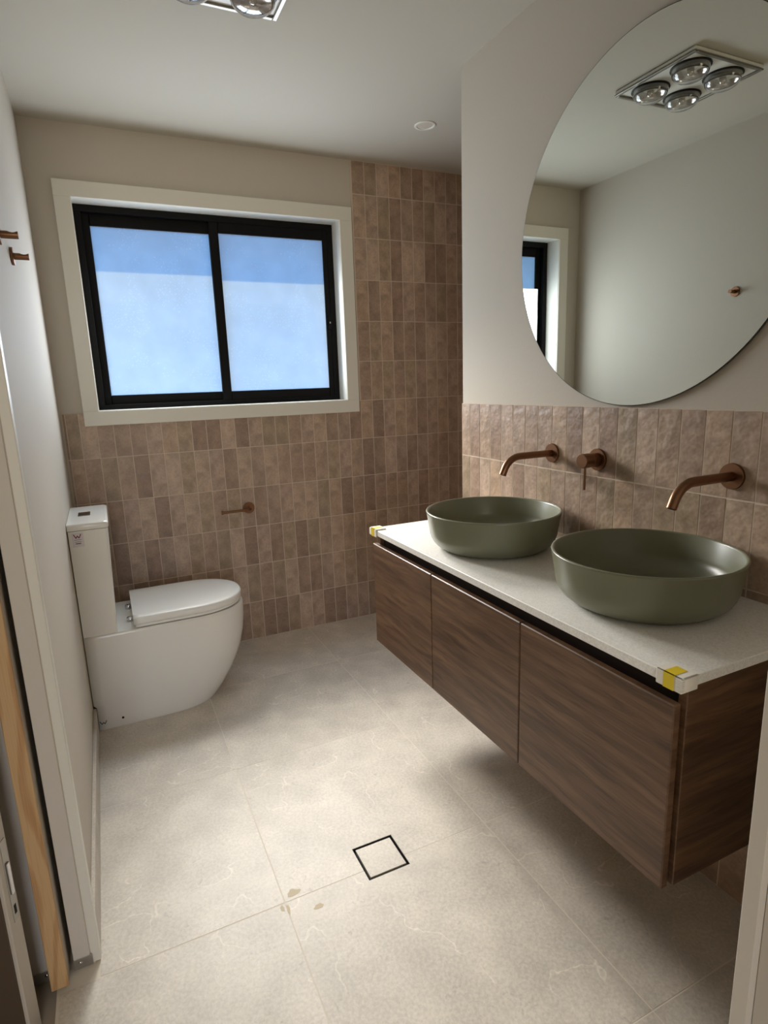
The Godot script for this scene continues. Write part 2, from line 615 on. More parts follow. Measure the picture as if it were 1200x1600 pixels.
func window() -> void:
	var x0 := 0.0855
	var x1 := 1.378
	var y0 := 1.135
	var y1 := 2.1186
	var a0 := 0.148
	var a1 := 1.3134
	var b0 := 1.1975
	var b1 := 2.0556
	var w := Node3D.new()
	put(w, "window_1")
	w.set_meta("kind", "structure")
	# flat white architrave, four boards
	add_box("architrave", Vector3(x0, b1, 0), Vector3(x1, y1, 0.018), M.trim_paint, w, 0.0015)
	add_box("architrave", Vector3(x0, y0, 0), Vector3(x1, b0, 0.018), M.trim_paint, w, 0.0015)
	add_box("architrave", Vector3(x0, b0, 0), Vector3(a0, b1, 0.018), M.trim_paint, w, 0.0015)
	add_box("architrave", Vector3(a1, b0, 0), Vector3(x1, b1, 0.018), M.trim_paint, w, 0.0015)
	# reveal lining
	var d := -0.155
	add_box("reveal", Vector3(a0 - 0.006, b1 + 0.002, d), Vector3(a1 + 0.006, b1 + 0.009, 0.012), M.trim_paint, w, 0.001)
	add_box("reveal", Vector3(a0 - 0.006, b0 - 0.007, d), Vector3(a1 + 0.006, b0 + 0.002, 0.012), M.trim_paint, w, 0.001)
	add_box("reveal", Vector3(a0 - 0.007, b0, d), Vector3(a0 + 0.002, b1 + 0.004, 0.012), M.trim_paint, w, 0.001)
	add_box("reveal", Vector3(a1 - 0.002, b0, d), Vector3(a1 + 0.008, b1 + 0.004, 0.012), M.trim_paint, w, 0.001)
	# black aluminium frame
	var f0 := a0 + 0.002
	var f1 := a1 - 0.002
	var g0 := b0 + 0.002
	var g1 := b1 + 0.002
	var zf := -0.085
	var t := 0.028
	add_box("frame_rail", Vector3(f0, g1 - t, zf - 0.07), Vector3(f1, g1, zf), M.black_frame, w, 0.002)
	add_box("frame_rail", Vector3(f0, g0, zf - 0.07), Vector3(f1, g0 + t * 0.8, zf), M.black_frame, w, 0.002)
	add_box("frame_stile", Vector3(f0, g0, zf - 0.07), Vector3(f0 + t, g1, zf - 0.001), M.black_frame, w, 0.002)
	add_box("frame_stile", Vector3(f1 - t, g0, zf - 0.07), Vector3(f1, g1, zf - 0.001), M.black_frame, w, 0.002)
	# two sashes on neighbouring tracks; the left one stands further out
	for s in [[f0 + t - 0.004, 0.742, zf - 0.058, 0.2085, 0.714], [0.706, f1 - t + 0.004, zf - 0.028, 0.748, 1.259]]:
		var sash := Node3D.new()
		put(sash, "sash", w)
		var sx0: float = s[0]
		var sx1: float = s[1]
		var sz: float = s[2]
		var gx0: float = s[3]
		var gx1: float = s[4]
		var gy0 := 1.2625
		var gy1 := 1.9835
		var ed := 0.022
		add_box("stile", Vector3(sx0, g0 + 0.012, sz), Vector3(gx0, g1 - 0.012, sz + ed), M.black_frame, sash, 0.0025)
		add_box("stile", Vector3(gx1, g0 + 0.012, sz), Vector3(sx1, g1 - 0.012, sz + ed), M.black_frame, sash, 0.0025)
		add_box("rail", Vector3(gx0, gy1, sz), Vector3(gx1, g1 - 0.012, sz + ed), M.black_frame, sash, 0.0025)
		add_box("rail", Vector3(gx0, g0 + 0.012, sz), Vector3(gx1, gy0, sz + ed), M.black_frame, sash, 0.0025)
		var pane := add_box("pane", Vector3(gx0 - 0.006, gy0 - 0.006, sz + 0.008), Vector3(gx1 + 0.006, gy1 + 0.006, sz + 0.012), M.clear_glass, sash, 0.0)
		pane.set_meta("label", "frosted glass pane, sunlit below and blue in shade above")
		var q := start()
		q.set_smooth_group(-1)
		quad(q, Vector3(gx0 - 0.006, gy0 - 0.006, sz + 0.0135), Vector3(gx1 + 0.006, gy0 - 0.006, sz + 0.0135), Vector3(gx1 + 0.006, gy1 + 0.006, sz + 0.0135), Vector3(gx0 - 0.006, gy1 + 0.006, sz + 0.0135))
		part(q, "frosting", M.frosting, sash)
	# latch on the sliding sash, two screws
	var latch := add_box("latch", Vector3(1.268, 1.555, -0.093), Vector3(1.284, 1.625, -0.083), M.black_frame, w, 0.003)
	add_box("latch_button", Vector3(1.2725, 1.584, -0.083), Vector3(1.2795, 1.593, -0.080), M.zinc, latch, 0.001)

func rect(x0: float, z0: float, x1: float, z1: float) -> PackedVector2Array:
	return PackedVector2Array([Vector2(x0, z0), Vector2(x1, z0), Vector2(x1, z1), Vector2(x0, z1)])

func floor_tiles() -> void:
	var st := start()
	# screed that shows as grout in the joints, open under the drain
	var d0 := Vector2(0.6425, 1.566)
	var d1 := Vector2(0.7632, 1.6865)
	box(st, Vector3(-0.085, -0.012, 0), Vector3(d0.x, -0.0004, 2.62))
	box(st, Vector3(d1.x, -0.012, 0), Vector3(2.4, -0.0004, 2.62))
	box(st, Vector3(d0.x, -0.012, 0), Vector3(d1.x, -0.0004, d0.y))
	box(st, Vector3(d0.x, -0.012, d1.y), Vector3(d1.x, -0.0004, 2.62))
	var fl := structure(st, "floor", M.floor_grout)
	var xs := [-0.08, 0.4252, 1.0267, 1.6282, 2.2297, 2.4]
	var zs := [0.0, 0.4522, 1.0518, 1.6515, 2.2515, 2.62]
	var j := 0.0014
	var count := 0
	for i in xs.size() - 1:
		for k in zs.size() - 1:
			var x0: float = xs[i] + j
			var x1: float = xs[i + 1] - j
			var z0: float = zs[k] + j
			var z1: float = zs[k + 1] - j
			if i == 0 and k < 3:
				x0 = 0.002
			if i >= 3 and k >= 2:
				continue
			if i == 2 and k >= 2:
				x1 = minf(x1, 1.4225)
			var poly := rect(x0, z0, x1, z1)
			if i == 1 and k == 2:
				poly = PackedVector2Array([Vector2(x0, z0), Vector2(x1, z0), Vector2(x1, z1), Vector2(d1.x, z1), Vector2(d1.x, d0.y), Vector2(d0.x, d0.y), Vector2(d0.x, z1), Vector2(x0, z1)])
			if i == 1 and k == 3:
				poly = PackedVector2Array([Vector2(x0, z0), Vector2(d0.x, z0), Vector2(d0.x, d1.y), Vector2(d1.x, d1.y), Vector2(d1.x, z0), Vector2(x1, z0), Vector2(x1, z1), Vector2(x0, z1)])
			var ts := start()
			slab(ts, poly, -0.009, 0.0, 0.0004)
			part(ts, "floor_tile", floor_mats[count % 12], fl)
			count += 1
	# dried smears of grout by the joint crossing
	var rr := RandomNumberGenerator.new()
	rr.seed = 41
	for sm in [[0.452, 1.632, 0.022, 0.014], [0.414, 1.664, 0.006, 0.012], [0.497, 1.700, 0.014, 0.010], [0.428, 1.675, 0.004, 0.02]]:
		var blob := PackedVector2Array()
		for k in 14:
			var a := TAU * k / 14.0
			var q := rr.randf_range(0.55, 1.1)
			blob.append(Vector2(sm[0] + cos(a) * sm[2] * q, sm[1] + sin(a) * sm[3] * q))
		var bs := start()
		slab(bs, blob, -0.0002, 0.00025)
		part(bs, "grout_smear", M.smear, fl)
	# square tile-insert drain
	var dr := thing("floor_drain", "square tile insert floor drain with a thin dark slot around it", "drain", Vector3((d0.x + d1.x) / 2.0, 0, (d0.y + d1.y) / 2.0))
	var hx := (d1.x - d0.x) / 2.0 - 0.0004
	var hz := (d1.y - d0.y) / 2.0 - 0.0004
	var fr := start()
	for s in [-1.0, 1.0]:
		box(fr, Vector3(s * hx, -0.011, -hz), Vector3(s * (hx - 0.0016), -0.0003, hz))
		box(fr, Vector3(-hx + 0.0016, -0.011, s * hz), Vector3(hx - 0.0016, -0.0003, s * (hz - 0.0016)))
	box(fr, Vector3(-hx, -0.0118, -hz), Vector3(hx, -0.0095, hz))
	part(fr, "channel", M.cavity_black, dr)
	var ins := start()
	slab(ins, rect(-hx + 0.0072, -hz + 0.0072, hx - 0.0072, hz - 0.0072), -0.0095, -0.0002, 0.0006)
	part(ins, "insert_tile", floor_mats[5], dr)

# one wall tile, slightly pillowed and uneven, lying in x and y with its face to +z
func wall_tile(w: float, h: float, sd: int) -> ArrayMesh:
	var r := RandomNumberGenerator.new()
	r.seed = sd
	var st := start()
	var nx := 2
	var ny := 4
	var t := 0.0055
	var g := []
	for i in nx + 1:
		var col := []
		for k in ny + 1:
			var edge := i == 0 or i == nx or k == 0 or k == ny
			var p := Vector3((float(i) / nx - 0.5) * (w - 0.0024), (float(k) / ny - 0.5) * (h - 0.0024), t + (0.0 if edge else r.randf_range(0.0001, 0.0005)))
			if edge:
				p.z += r.randf_range(-0.0004, 0.0003)
			col.append(p)
		g.append(col)
	st.set_smooth_group(1)
	for i in nx:
		for k in ny:
			quad(st, g[i][k], g[i + 1][k], g[i + 1][k + 1], g[i][k + 1])
	# rounded shoulder down to the joint
	var loop := []
	for i in nx + 1:
		loop.append(g[i][0])
	for k in range(1, ny + 1):
		loop.append(g[nx][k])
	for i in range(nx - 1, -1, -1):
		loop.append(g[i][ny])
	for k in range(ny - 1, 0, -1):
		loop.append(g[0][k])
	for i in loop.size():
		var a: Vector3 = loop[i]
		var b: Vector3 = loop[(i + 1) % loop.size()]
		var ao := Vector3(signf(a.x) * w / 2.0 if absf(a.x) > w / 2.0 - 0.003 else a.x, signf(a.y) * h / 2.0 if absf(a.y) > h / 2.0 - 0.003 else a.y, t - 0.0020)
		var bo := Vector3(signf(b.x) * w / 2.0 if absf(b.x) > w / 2.0 - 0.003 else b.x, signf(b.y) * h / 2.0 if absf(b.y) > h / 2.0 - 0.003 else b.y, t - 0.0020)
		st.set_smooth_group(2)
		quad(st, a, ao, bo, b)
		st.set_smooth_group(-1)
		quad(st, ao, Vector3(ao.x, ao.y, 0.0005), Vector3(bo.x, bo.y, 0.0005), bo)
	return done(st)

var tile_cache := {}

func place_tile(parent: Node, u0: float, u1: float, y0: float, y1: float, frame: Transform3D) -> void:
	var w := snappedf(u1 - u0 - 0.0016, 0.0001)
	var h := snappedf(y1 - y0 - 0.0016, 0.0001)
	if w < 0.004 or h < 0.004:
		return
	var v := rng.randi() % 6
	var key := "%.4f_%.4f_%d" % [w, h, v]
	if not tile_cache.has(key):
		tile_cache[key] = wall_tile(w, h, 100 + v)
	var o := MeshInstance3D.new()
	o.mesh = tile_cache[key]
	o.material_override = tile_mats[rng.randi() % tile_mats.size()]
	o.transform = frame * Transform3D(Basis(), Vector3((u0 + u1) / 2.0, (y0 + y1) / 2.0, 0))
	put(o, "tile", parent)

func wall_tiles() -> void:
	var rise := 0.1985
	var back := get_node("wall_back")
	var bed := start()
	box(bed, Vector3(0, 0, 0), Vector3(2.38, 1.19, 0.0047))
	box(bed, Vector3(1.3855, 1.19, 0), Vector3(2.38, H, 0.0047))
	part(bed, "grout", M.grout, back)
	var p := 0.06632
	for row in 12:
		var y0 := row * rise + 0.0005
		var y1 := minf((row + 1) * rise, H - 0.001)
		var edges := [0.0015, 0.0125]
		var x := 0.0642
		while x < 2.38:
			edges.append(x)
			x += p
		edges.append(2.379)
		for i in edges.size() - 1:
			if row >= 6:
				if edges[i] < 1.38:
					continue
			if edges[i] > 2.06:
				continue
			place_tile(back, edges[i], edges[i + 1], y0, y1, Transform3D(Basis(), Vector3.ZERO))
	# beyond the shower corner nothing is seen: one sheet of the same tile
	add_box("tile_sheet", Vector3(2.055, 0, 0.0042), Vector3(2.379, H, 0.0055), M.tile_plain, back, 0.0)
	# vanity wall
	var right := get_node("wall_right")
	bed = start()
	box(bed, Vector3(W - 0.0047, 0, WALL_END), Vector3(W, 1.188, 2.5))
	part(bed, "grout", M.grout, right)
	var fr := Transform3D(Basis(Vector3(0, 0, -1), Vector3(0, 1, 0), Vector3(-1, 0, 0)), Vector3(W, 0, 0))
	fr = Transform3D(Basis(Vector3(0, 0, 1), Vector3(0, 1, 0), Vector3(-1, 0, 0)), Vector3(W, 0, 0))
	var flip := Transform3D(Basis(Vector3.UP, -PI / 2.0), Vector3(W, 0, 0))
	var zed := [WALL_END]
	var z := 0.9915
	while z < 2.5:
		zed.append(z)
		z += 0.0656
	zed.append(2.499)
	for row in 6:
		for i in zed.size() - 1:
			# turned so that the tile's face looks to -x; its own x runs along -z or +z of the wall
			var c := (zed[i] + zed[i + 1]) as float
			var wd: float = zed[i + 1] - zed[i]
			var yy := row * 0.198
			place_tile(right, -wd / 2.0, wd / 2.0, yy + 0.0005, yy + 0.198, Transform3D(flip.basis, Vector3(W, 0, c / 2.0)))

func vanity() -> void:
	var x0 := 0.9754
	var z0 := 1.036
	var z1 := 2.294
	var cab := thing("vanity_cabinet", "wall-hung dark walnut vanity cabinet with three drawer fronts", "vanity", Vector3(1.2, 0, 1.66))
	var off := -cab.position
	var backx := W - 0.006
	var bodyx := x0 + 0.022
	var add := func(called: String, a: Vector3, b: Vector3, mat: Material, bv := 0.0015) -> MeshInstance3D:
		return add_box(called, a + off, b + off, mat, cab, bv)
	# carcass, open-looking dark recess above the fronts
	add.call("side_panel", Vector3(bodyx, 0.352, z1 - 0.018), Vector3(backx, TOP - 0.0205, z1), M.walnut_3)
	add.call("side_panel", Vector3(bodyx, 0.352, z0), Vector3(backx, TOP - 0.0205, z0 + 0.018), M.walnut_3)
	add.call("bottom_panel", Vector3(bodyx, 0.352, z0 + 0.018), Vector3(backx, 0.370, z1 - 0.018), M.walnut_2)
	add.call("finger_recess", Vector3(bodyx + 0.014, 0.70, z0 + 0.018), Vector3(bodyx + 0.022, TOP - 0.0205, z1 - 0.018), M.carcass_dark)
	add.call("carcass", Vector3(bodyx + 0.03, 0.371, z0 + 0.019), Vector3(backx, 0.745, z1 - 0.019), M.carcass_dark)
	var zz := [z0 + 0.001, 1.4525, 1.8695, z1 - 0.006]
	for i in 3:
		var a := Vector3(x0, 0.347, zz[i] + 0.0012)
		var b := Vector3(x0 + 0.018, 0.7185, zz[i + 1] - 0.0012)
		add.call("drawer_front", a, b, M["walnut_%d" % i], 0.0022)
	# stone top
	var top := add_box("countertop", Vector3(0.9735, TOP - 0.0195, 1.0335), Vector3(W - 0.0055, TOP, 2.2985), M.quartz, null, 0.0012)
	tag(top, "thin white speckled stone countertop on the walnut vanity", "countertop")
	# basins
	var spots := [Vector3(1.197, TOP, 1.45), Vector3(1.217, TOP, 2.0)]
	var names := ["round matte sage green vessel basin further from the camera", "round matte sage green vessel basin nearest the camera"]
	for i in 2:
		var b := thing("vessel_basin", names[i], "basin", spots[i], "sage green basins")
		var st := start()
		var hgt := 0.117
		var R := 0.203
		var outer := [[0.0, 0.0], [0.136, 0.0]]
		for k in 9:
			var a := -PI / 2.0 + k * PI / 2.0 / 8.0
			outer.append([0.136 + 0.057 * cos(a), 0.058 + 0.058 * sin(a)])
		outer.append([0.1975, 0.085])
		outer.append([R - 0.001, hgt - 0.006])
		outer.append([R, hgt - 0.003])
		outer.append([R - 0.001, hgt - 0.0008])
		outer.append([R - 0.0035, hgt])
		outer.append([R - 0.007, hgt - 0.0008])
		outer.append([R - 0.009, hgt - 0.004])
		outer.append([R - 0.014, 0.075])
		for k in 9:
			var a := k * PI / 2.0 / 8.0
			outer.append([0.118 + 0.069 * cos(a), 0.071 - 0.053 * sin(a)])
		outer.append([0.024, 0.0155])
		outer.append([0.020, 0.010])
		outer.append([0.0, 0.010])
		lathe(st, outer, 96)
		part(st, "bowl", M.sage_ceramic, b)
		var ws := start()
		lathe(ws, [[0.0, 0.0115], [0.020, 0.0115], [0.0225, 0.0145], [0.0225, 0.0175], [0.018, 0.019], [0.0, 0.0195]], 32)
		part(ws, "waste", M.waste_bronze, b)
	# corner guards of foam with yellow tape on the front corners of the top
	for e in [[1.0335, -1.0, "foam corner guard with yellow tape on the far end of the countertop"], [2.2985, 1.0, "ribbed foam corner guard with yellow tape on the near corner of the countertop"]]:
		var ez: float = e[0]
		var s: float = e[1]
		var g := thing("corner_guard", e[2], "corner guard", Vector3(0.9735, TOP - 0.024, ez), "countertop corner guards")
		var q := start()
		var t := 0.0045
		var L := 0.048
		var D := 0.036
		# cap: two side walls, top and bottom lips round the corner
		box(q, Vector3(-t, 0, -s * L), Vector3(-0.0003, 0.0285, s * t), 0.0018)
		box(q, Vector3(-0.0003, 0, s * 0.0003), Vector3(D, 0.0285, s * t), 0.0018)
		box(q, Vector3(-t, 0.0245, -s * L), Vector3(D, 0.0285, s * t), 0.0018)
		part(q, "cap", M.foam_white, g)
		var rb := start()
		for k in 7:
			var y := 0.003 + k * 0.0034
			box(rb, Vector3(-t - 0.0011, y, s * (t - 0.012)), Vector3(0.002, y + 0.0019, s * (t + 0.0011)), 0.0004)
		part(rb, "ribs", M.foam_white, g)
		var tp := start()
		box(tp, Vector3(-t - 0.0008, 0.0005, -s * 0.032), Vector3(-t + 0.001, 0.0293, -s * 0.011))
		box(tp, Vector3(-t - 0.0008, 0.0283, -s * 0.032), Vector3(D * 0.75, 0.0293, -s * 0.011))
		part(tp, "tape", M.yellow_tape, g)

func d_ring(L: float, hw: float, straight: float, y: float, cz: float, n := 40, back := 0.0) -> Array:
	# D-shaped outline in x and z, back at x = back, round nose at x = L
	var r := []
	var pts := []
	for k in 9:
		pts.append(Vector2(lerpf(back, straight, k / 9.0), -hw))
	for k in n + 1:
		var a := -PI / 2.0 + PI * k / n
		var e := 2.25
		pts.append(Vector2(straight + (L - straight) * pow(absf(cos(a)), 2.0 / e), signf(sin(a)) * hw * pow(absf(sin(a)), 2.0 / e)))
	for k in range(8, -1, -1):
		pts.append(Vector2(lerpf(back, straight, k / 9.0), hw))
	pts.reverse()
	for p in pts:
		r.append(Vector3(p.x, y, cz + p.y))
	return r

func toilet() -> void:
	var cz := 0.3835
	var t := thing("toilet", "white back-to-wall toilet with a tall slim cistern and closed lid", "toilet", Vector3(0.012, 0, cz))
	# pan: D-shaped sections that bulge forward
	var st := start()
	var rings := []
	var prof := [[0.0, 0.468, 0.179], [0.006, 0.474, 0.181], [0.05, 0.508, 0.182], [0.10, 0.541, 0.183], [0.108, 0.545, 0.183], [0.15, 0.566, 0.1835], [0.20, 0.585, 0.184], [0.26, 0.599, 0.184], [0.32, 0.606, 0.184], [0.372, 0.607, 0.184], [0.381, 0.605, 0.183], [0.385, 0.600, 0.180]]
	for p in prof:
		rings.append(d_ring(p[1], p[2], 0.27 + p[0] * 0.28, p[0], 0.0, 40, -0.008 if p[0] < 0.104 else -0.017))
	skin(st, rings, 1, true, true)
	part(st, "pan", M.porcelain, t)
	# cistern, narrower at its foot
	st = start()
	rings = []
	for p in [[0.386, 0.100, 0.182], [0.392, 0.1005, 0.183], [0.60, 0.108, 0.1835], [0.7925, 0.1145, 0.184]]:
		rings.append(rounded(-0.017, p[1], -p[2], p[2], p[0], 0.012))
	skin(st, rings, 1, true, true)
	part(st, "cistern", M.porcelain, t)
	st = start()
	rings = []
	for p in [[0.7945, 0.116, 0.186], [0.797, 0.118, 0.188], [0.812, 0.1185, 0.1885], [0.8165, 0.116, 0.186], [0.8185, 0.110, 0.181]]:
		rings.append(rounded(-0.0185, p[1], -p[2], p[2], p[0], 0.014))
	skin(st, rings, 1, true, true)
	var lid := part(st, "cistern_lid", M.porcelain, t)
	var bt := add_box("flush_button", Vector3(0.016, 0.818, -0.036), Vector3(0.058, 0.8215, 0.036), M.dark_chrome, lid, 0.001)
	add_box("button_split", Vector3(0.017, 0.8212, 0.0084), Vector3(0.057, 0.8218, 0.0096), M.dark_metal, bt, 0.0)
	# seat ring and closed lid, with hinges
	st = start()
	rings = []
	for p in [[0.388, 0.590, 0.176], [0.391, 0.596, 0.180], [0.398, 0.597, 0.181], [0.400, 0.594, 0.179]]:
		rings.append(d_ring(p[1], p[2], 0.375, p[0], 0.0, 40, 0.165))
	skin(st, rings, 1, true, true)
	part(st, "seat_ring", M.seat_plastic, t)
	st = start()
	rings = []
	for p in [[0.4015, 0.598, 0.181], [0.404, 0.601, 0.1835], [0.424, 0.602, 0.1845], [0.4285, 0.600, 0.183], [0.431, 0.594, 0.178], [0.4325, 0.560, 0.155]]:
		rings.append(d_ring(p[1], p[2], 0.375, p[0], 0.0, 40, 0.160))
	skin(st, rings, 1, true, true)
	part(st, "seat_lid", M.seat_plastic, t)
	for s in [-1.0, 1.0]:
		var hs := start()
		lathe(hs, [[0.0, 0.385], [0.013, 0.385], [0.013, 0.397], [0.0115, 0.4], [0.0, 0.4005]], 24, 0, Transform3D(Basis(), Vector3(0.149, 0, s * 0.076)))
		box(hs, Vector3(0.149, 0.389, s * 0.076 - 0.008), Vector3(0.178, 0.3985, s * 0.076 + 0.008), 0.003)
		part(hs, "hinge", M.chrome, t)
	# fixing hole and the small certification stickers on the near side
	var hole := start()
	lathe(hole, [[0.0, 0.0], [0.0045, 0.0], [0.0045, 0.0015], [0.0, 0.0015]], 20, 0, Transform3D(Basis(Vector3.RIGHT, PI / 2.0), Vector3(0.078, 0.035, 0.1812)))
	part(hole, "fixing_hole", M.cavity_black, t)
	var sk := add_box("sticker", Vector3(-0.006, 0.735, 0.1838), Vector3(0.032, 0.787, 0.1844), M.label_paper, t, 0.0)
	letter_w(sk, Vector3(0.0125, 0.7745, 0.1846), 0.024, 0.015, M.label_ink)
	for k in 3:
		add_box("print_line", Vector3(0.0015 + k * 0.0015, 0.7605 - k * 0.0075, 0.1844), Vector3(0.0245 - k * 0.0015, 0.7620 - k * 0.0075 + (0.002 if k == 2 else 0.0), 0.1846), M.label_grey, sk, 0.0)
	letter_w(t, Vector3(0.008, 0.033, 0.1822), 0.024, 0.013, M.label_grey)

# the W mark: two V strokes with a small peak between
func letter_w(parent: Node, at: Vector3, w: float, h: float, mat: Material) -> void:
	var st := start()
	st.set_smooth_group(-1)
	var t := w * 0.13
	var pts := [Vector2(-0.5, 0.5), Vector2(-0.2, -0.5), Vector2(0.0, 0.12), Vector2(0.2, -0.5), Vector2(0.5, 0.5)]
	for i in 4:
		var a := Vector2(pts[i].x * w, pts[i].y * h)
		var b := Vector2(pts[i + 1].x * w, pts[i + 1].y * h)
		var n := (b - a).normalized().orthogonal() * t / 2.0
		var c := [a + n, a - n, b - n, b + n]
		var lo := []
		var hi := []
		for q in c:
			lo.append(Vector3(q.x, q.y, 0) + at)
			hi.append(Vector3(q.x, q.y, 0.0003) + at)
		fix_quad(st, hi[0], hi[1], hi[2], hi[3], Vector3.BACK)
		for k in 4:
			var kk := (k + 1) % 4
			var out: Vector3 = (hi[k] + hi[kk]) / 2.0 - (hi[0] + hi[2]) / 2.0
			fix_quad(st, lo[k], lo[kk], hi[kk], hi[k], out)
	part(st, "letter_mark", mat, parent)

func rounded(x0: float, x1: float, z0: float, z1: float, y: float, r: float) -> Array:
	var out := []
	for c in [[x1 - r, z1 - r, 0.0], [x0 + 0.002, z1 - 0.002, PI / 2.0], [x0 + 0.002, z0 + 0.002, PI], [x1 - r, z0 + r, 1.5 * PI]]:
		var rr := r if c[2] == 0.0 or c[2] > 4.0 else 0.002
		for k in 6:
			var a: float = c[2] + k * PI / 10.0
			out.append(Vector3(c[0] + rr * cos(a), y, c[1] + rr * sin(a)))
	out.reverse()
	return out

func fittings() -> void:
	var face := W - 0.0055
	# two wall spouts
	var labels := ["brushed bronze wall spout over the further basin", "brushed bronze wall spout over the nearest basin"]
	var zs := [1.457, 2.052]
	for i in 2:
		var s := thing("basin_spout", labels[i], "spout", Vector3(face, 1.0425, zs[i]), "brushed bronze wall spouts")
		var st := start()
		lathes(st, [[[0.0, 0.0], [0.029, 0.0]], [[0.029, 0.0], [0.0295, 0.001], [0.0295, 0.006], [0.0288, 0.0072]], [[0.0288, 0.0072], [0.0, 0.0078]]], 48, from_wall(Vector3.ZERO))
		part(st, "flange", M.bronze, s)
		st = start()
		var path := [Vector3(-0.007, 0, 0), Vector3(-0.06, 0, 0), Vector3(-0.118, 0, 0)]
		var r := 0.062
		for k in range(1, 13):
			var a := k / 12.0 * deg_to_rad(66.0)
			path.append(Vector3(-0.128 - r * sin(a), -r * (1.0 - cos(a)), 0))
		var last: Vector3 = path[-1]
		path.append(last + Vector3(-cos(deg_to_rad(66.0)), -sin(deg_to_rad(66.0)), 0) * 0.017)
		tube(st, path, 0.0108, 28, 1)
		part(st, "spout", M.bronze, s)
		st = start()
		var end: Vector3 = path[-1]
		var dir := Vector3(-cos(deg_to_rad(66.0)), -sin(deg_to_rad(66.0)), 0)
		tube(st, [end - dir * 0.003, end + dir * 0.0006], 0.0082, 20, 1)
		part(st, "aerator", M.bronze_dark, s)
	# mixer between them
	var mx := thing("wall_mixer", "brushed bronze wall mixer with a thin pin lever between the spouts", "mixer tap", Vector3(face, 1.0405, 1.648))
	var q := start()
	lathes(q, [[[0.0, 0.0], [0.031, 0.0]], [[0.031, 0.0], [0.0315, 0.001], [0.0315, 0.006], [0.0308, 0.0072]], [[0.0308, 0.0072], [0.0, 0.0078]]], 48, from_wall(Vector3.ZERO))
	part(q, "flange", M.bronze, mx)
	q = start()
	lathes(q, [[[0.0205, 0.007], [0.0205, 0.030]], [[0.0205, 0.030], [0.0195, 0.0305], [0.0195, 0.032], [0.0205, 0.0325]]], 48, from_wall(Vector3.ZERO))
	part(q, "body", M.bronze, mx)
	q = start()
	lathes(q, [[[0.0205, 0.0325], [0.0207, 0.034], [0.0207, 0.062]], [[0.0207, 0.062], [0.0198, 0.0632]], [[0.0198, 0.0632], [0.0, 0.0634]]], 48, from_wall(Vector3.ZERO))
	part(q, "cap", M.bronze, mx)
	q = start()
	tube(q, [Vector3(-0.049, -0.018, 0), Vector3(-0.049, -0.05, 0), Vector3(-0.049, -0.083, 0)], 0.0034, 16, 1)
	part(q, "lever", M.bronze, mx)
	# round mirror
	var mr := thing("round_mirror", "large round frameless mirror above the vanity tiles", "mirror", Vector3(W, 1.639, 1.739))
	q = start()
	lathes(q, [[[0.0, 0.0005], [0.38, 0.0005]], [[0.38, 0.0005], [0.38, 0.004]], [[0.38, 0.004], [0.4452, 0.004]], [[0.4452, 0.004], [0.4462, 0.0045], [0.4462, 0.0085]], [[0.4462, 0.0085], [0.4444, 0.0092]]], 128, from_wall(Vector3.ZERO))
	part(q, "backing", M.mirror_edge, mr)
	q = start()
	lathes(q, [[[0.4444, 0.0092], [0.0, 0.0092]]], 128, from_wall(Vector3.ZERO))
	part(q, "glass", M.mirror_silver, mr)
	# two robe hooks on the plaster wall
	var hl := ["bronze robe hook on the left wall, closer to the window", "bronze robe hook on the left wall, cut by the picture edge"]
	var hz := [1.02, 1.26]
	for i in 2:
		var h := thing("robe_hook", hl[i], "hook", Vector3(-0.008, 1.628, hz[i]), "bronze robe hooks")
		var out := Transform3D(Basis(Vector3(0, -1, 0), Vector3(1, 0, 0), Vector3(0, 0, 1)), Vector3.ZERO)
		q = start()
		lathes(q, [[[0.0, 0.0], [0.0215, 0.0]], [[0.0215, 0.0], [0.022, 0.0008], [0.022, 0.0062], [0.0213, 0.007]], [[0.0213, 0.007], [0.0, 0.0073]]], 40, out)
		part(q, "plate", M.bronze, h)
		# peg with a saddle worn into its top
		q = start()
		var rings := []
		var up := [[0.006, 0.0083], [0.018, 0.0083], [0.0215, 0.0078], [0.025, 0.0052], [0.030, 0.0042], [0.035, 0.0050], [0.0385, 0.0075], [0.041, 0.0083], [0.0415, 0.0078]]
		for u in up:
			var ring := []
			for j in 24:
				var a := TAU * j / 24
				var y := cos(a) * 0.0083
				ring.append(Vector3(u[0], minf(y, u[1]), sin(a) * 0.0083))
			ring.reverse()
			rings.append(ring)
		rings.reverse()
		skin(q, rings, 1, true, true)
		part(q, "peg", M.bronze, h)
	# toilet roll holder, empty
	var rh := thing("toilet_roll_holder", "empty bronze toilet roll holder on the tiled window wall", "roll holder", Vector3(0.762, 0.694, 0.0065))
	var zax := Transform3D(Basis(Vector3(1, 0, 0), Vector3(0, 0, 1), Vector3(0, -1, 0)), Vector3.ZERO)
	q = start()
	lathes(q, [[[0.0, 0.0], [0.0275, 0.0]], [[0.0275, 0.0], [0.028, 0.001], [0.028, 0.007], [0.0272, 0.008]], [[0.0272, 0.008], [0.0, 0.0083]]], 40, zax)
	part(q, "flange", M.bronze, rh)
	q = start()
	var arm := [Vector3(0, 0, 0.007), Vector3(0, 0, 0.04)]
	for k in range(1, 9):
		var a := k / 8.0 * PI / 2.0
		arm.append(Vector3(-0.016 * (1.0 - cos(a)), 0, 0.04 + 0.016 * sin(a)))
	arm.append(Vector3(-0.08, 0, 0.056))
	arm.append(Vector3(-0.137, 0, 0.056))
	tube(q, arm, 0.0062, 20, 1)
	part(q, "bar", M.bronze, rh)
	q = start()
	tube(q, [Vector3(-0.1355, 0, 0.056), Vector3(-0.1425, 0, 0.056)], 0.0095, 24, 1)
	part(q, "end_stop", M.bronze, rh)

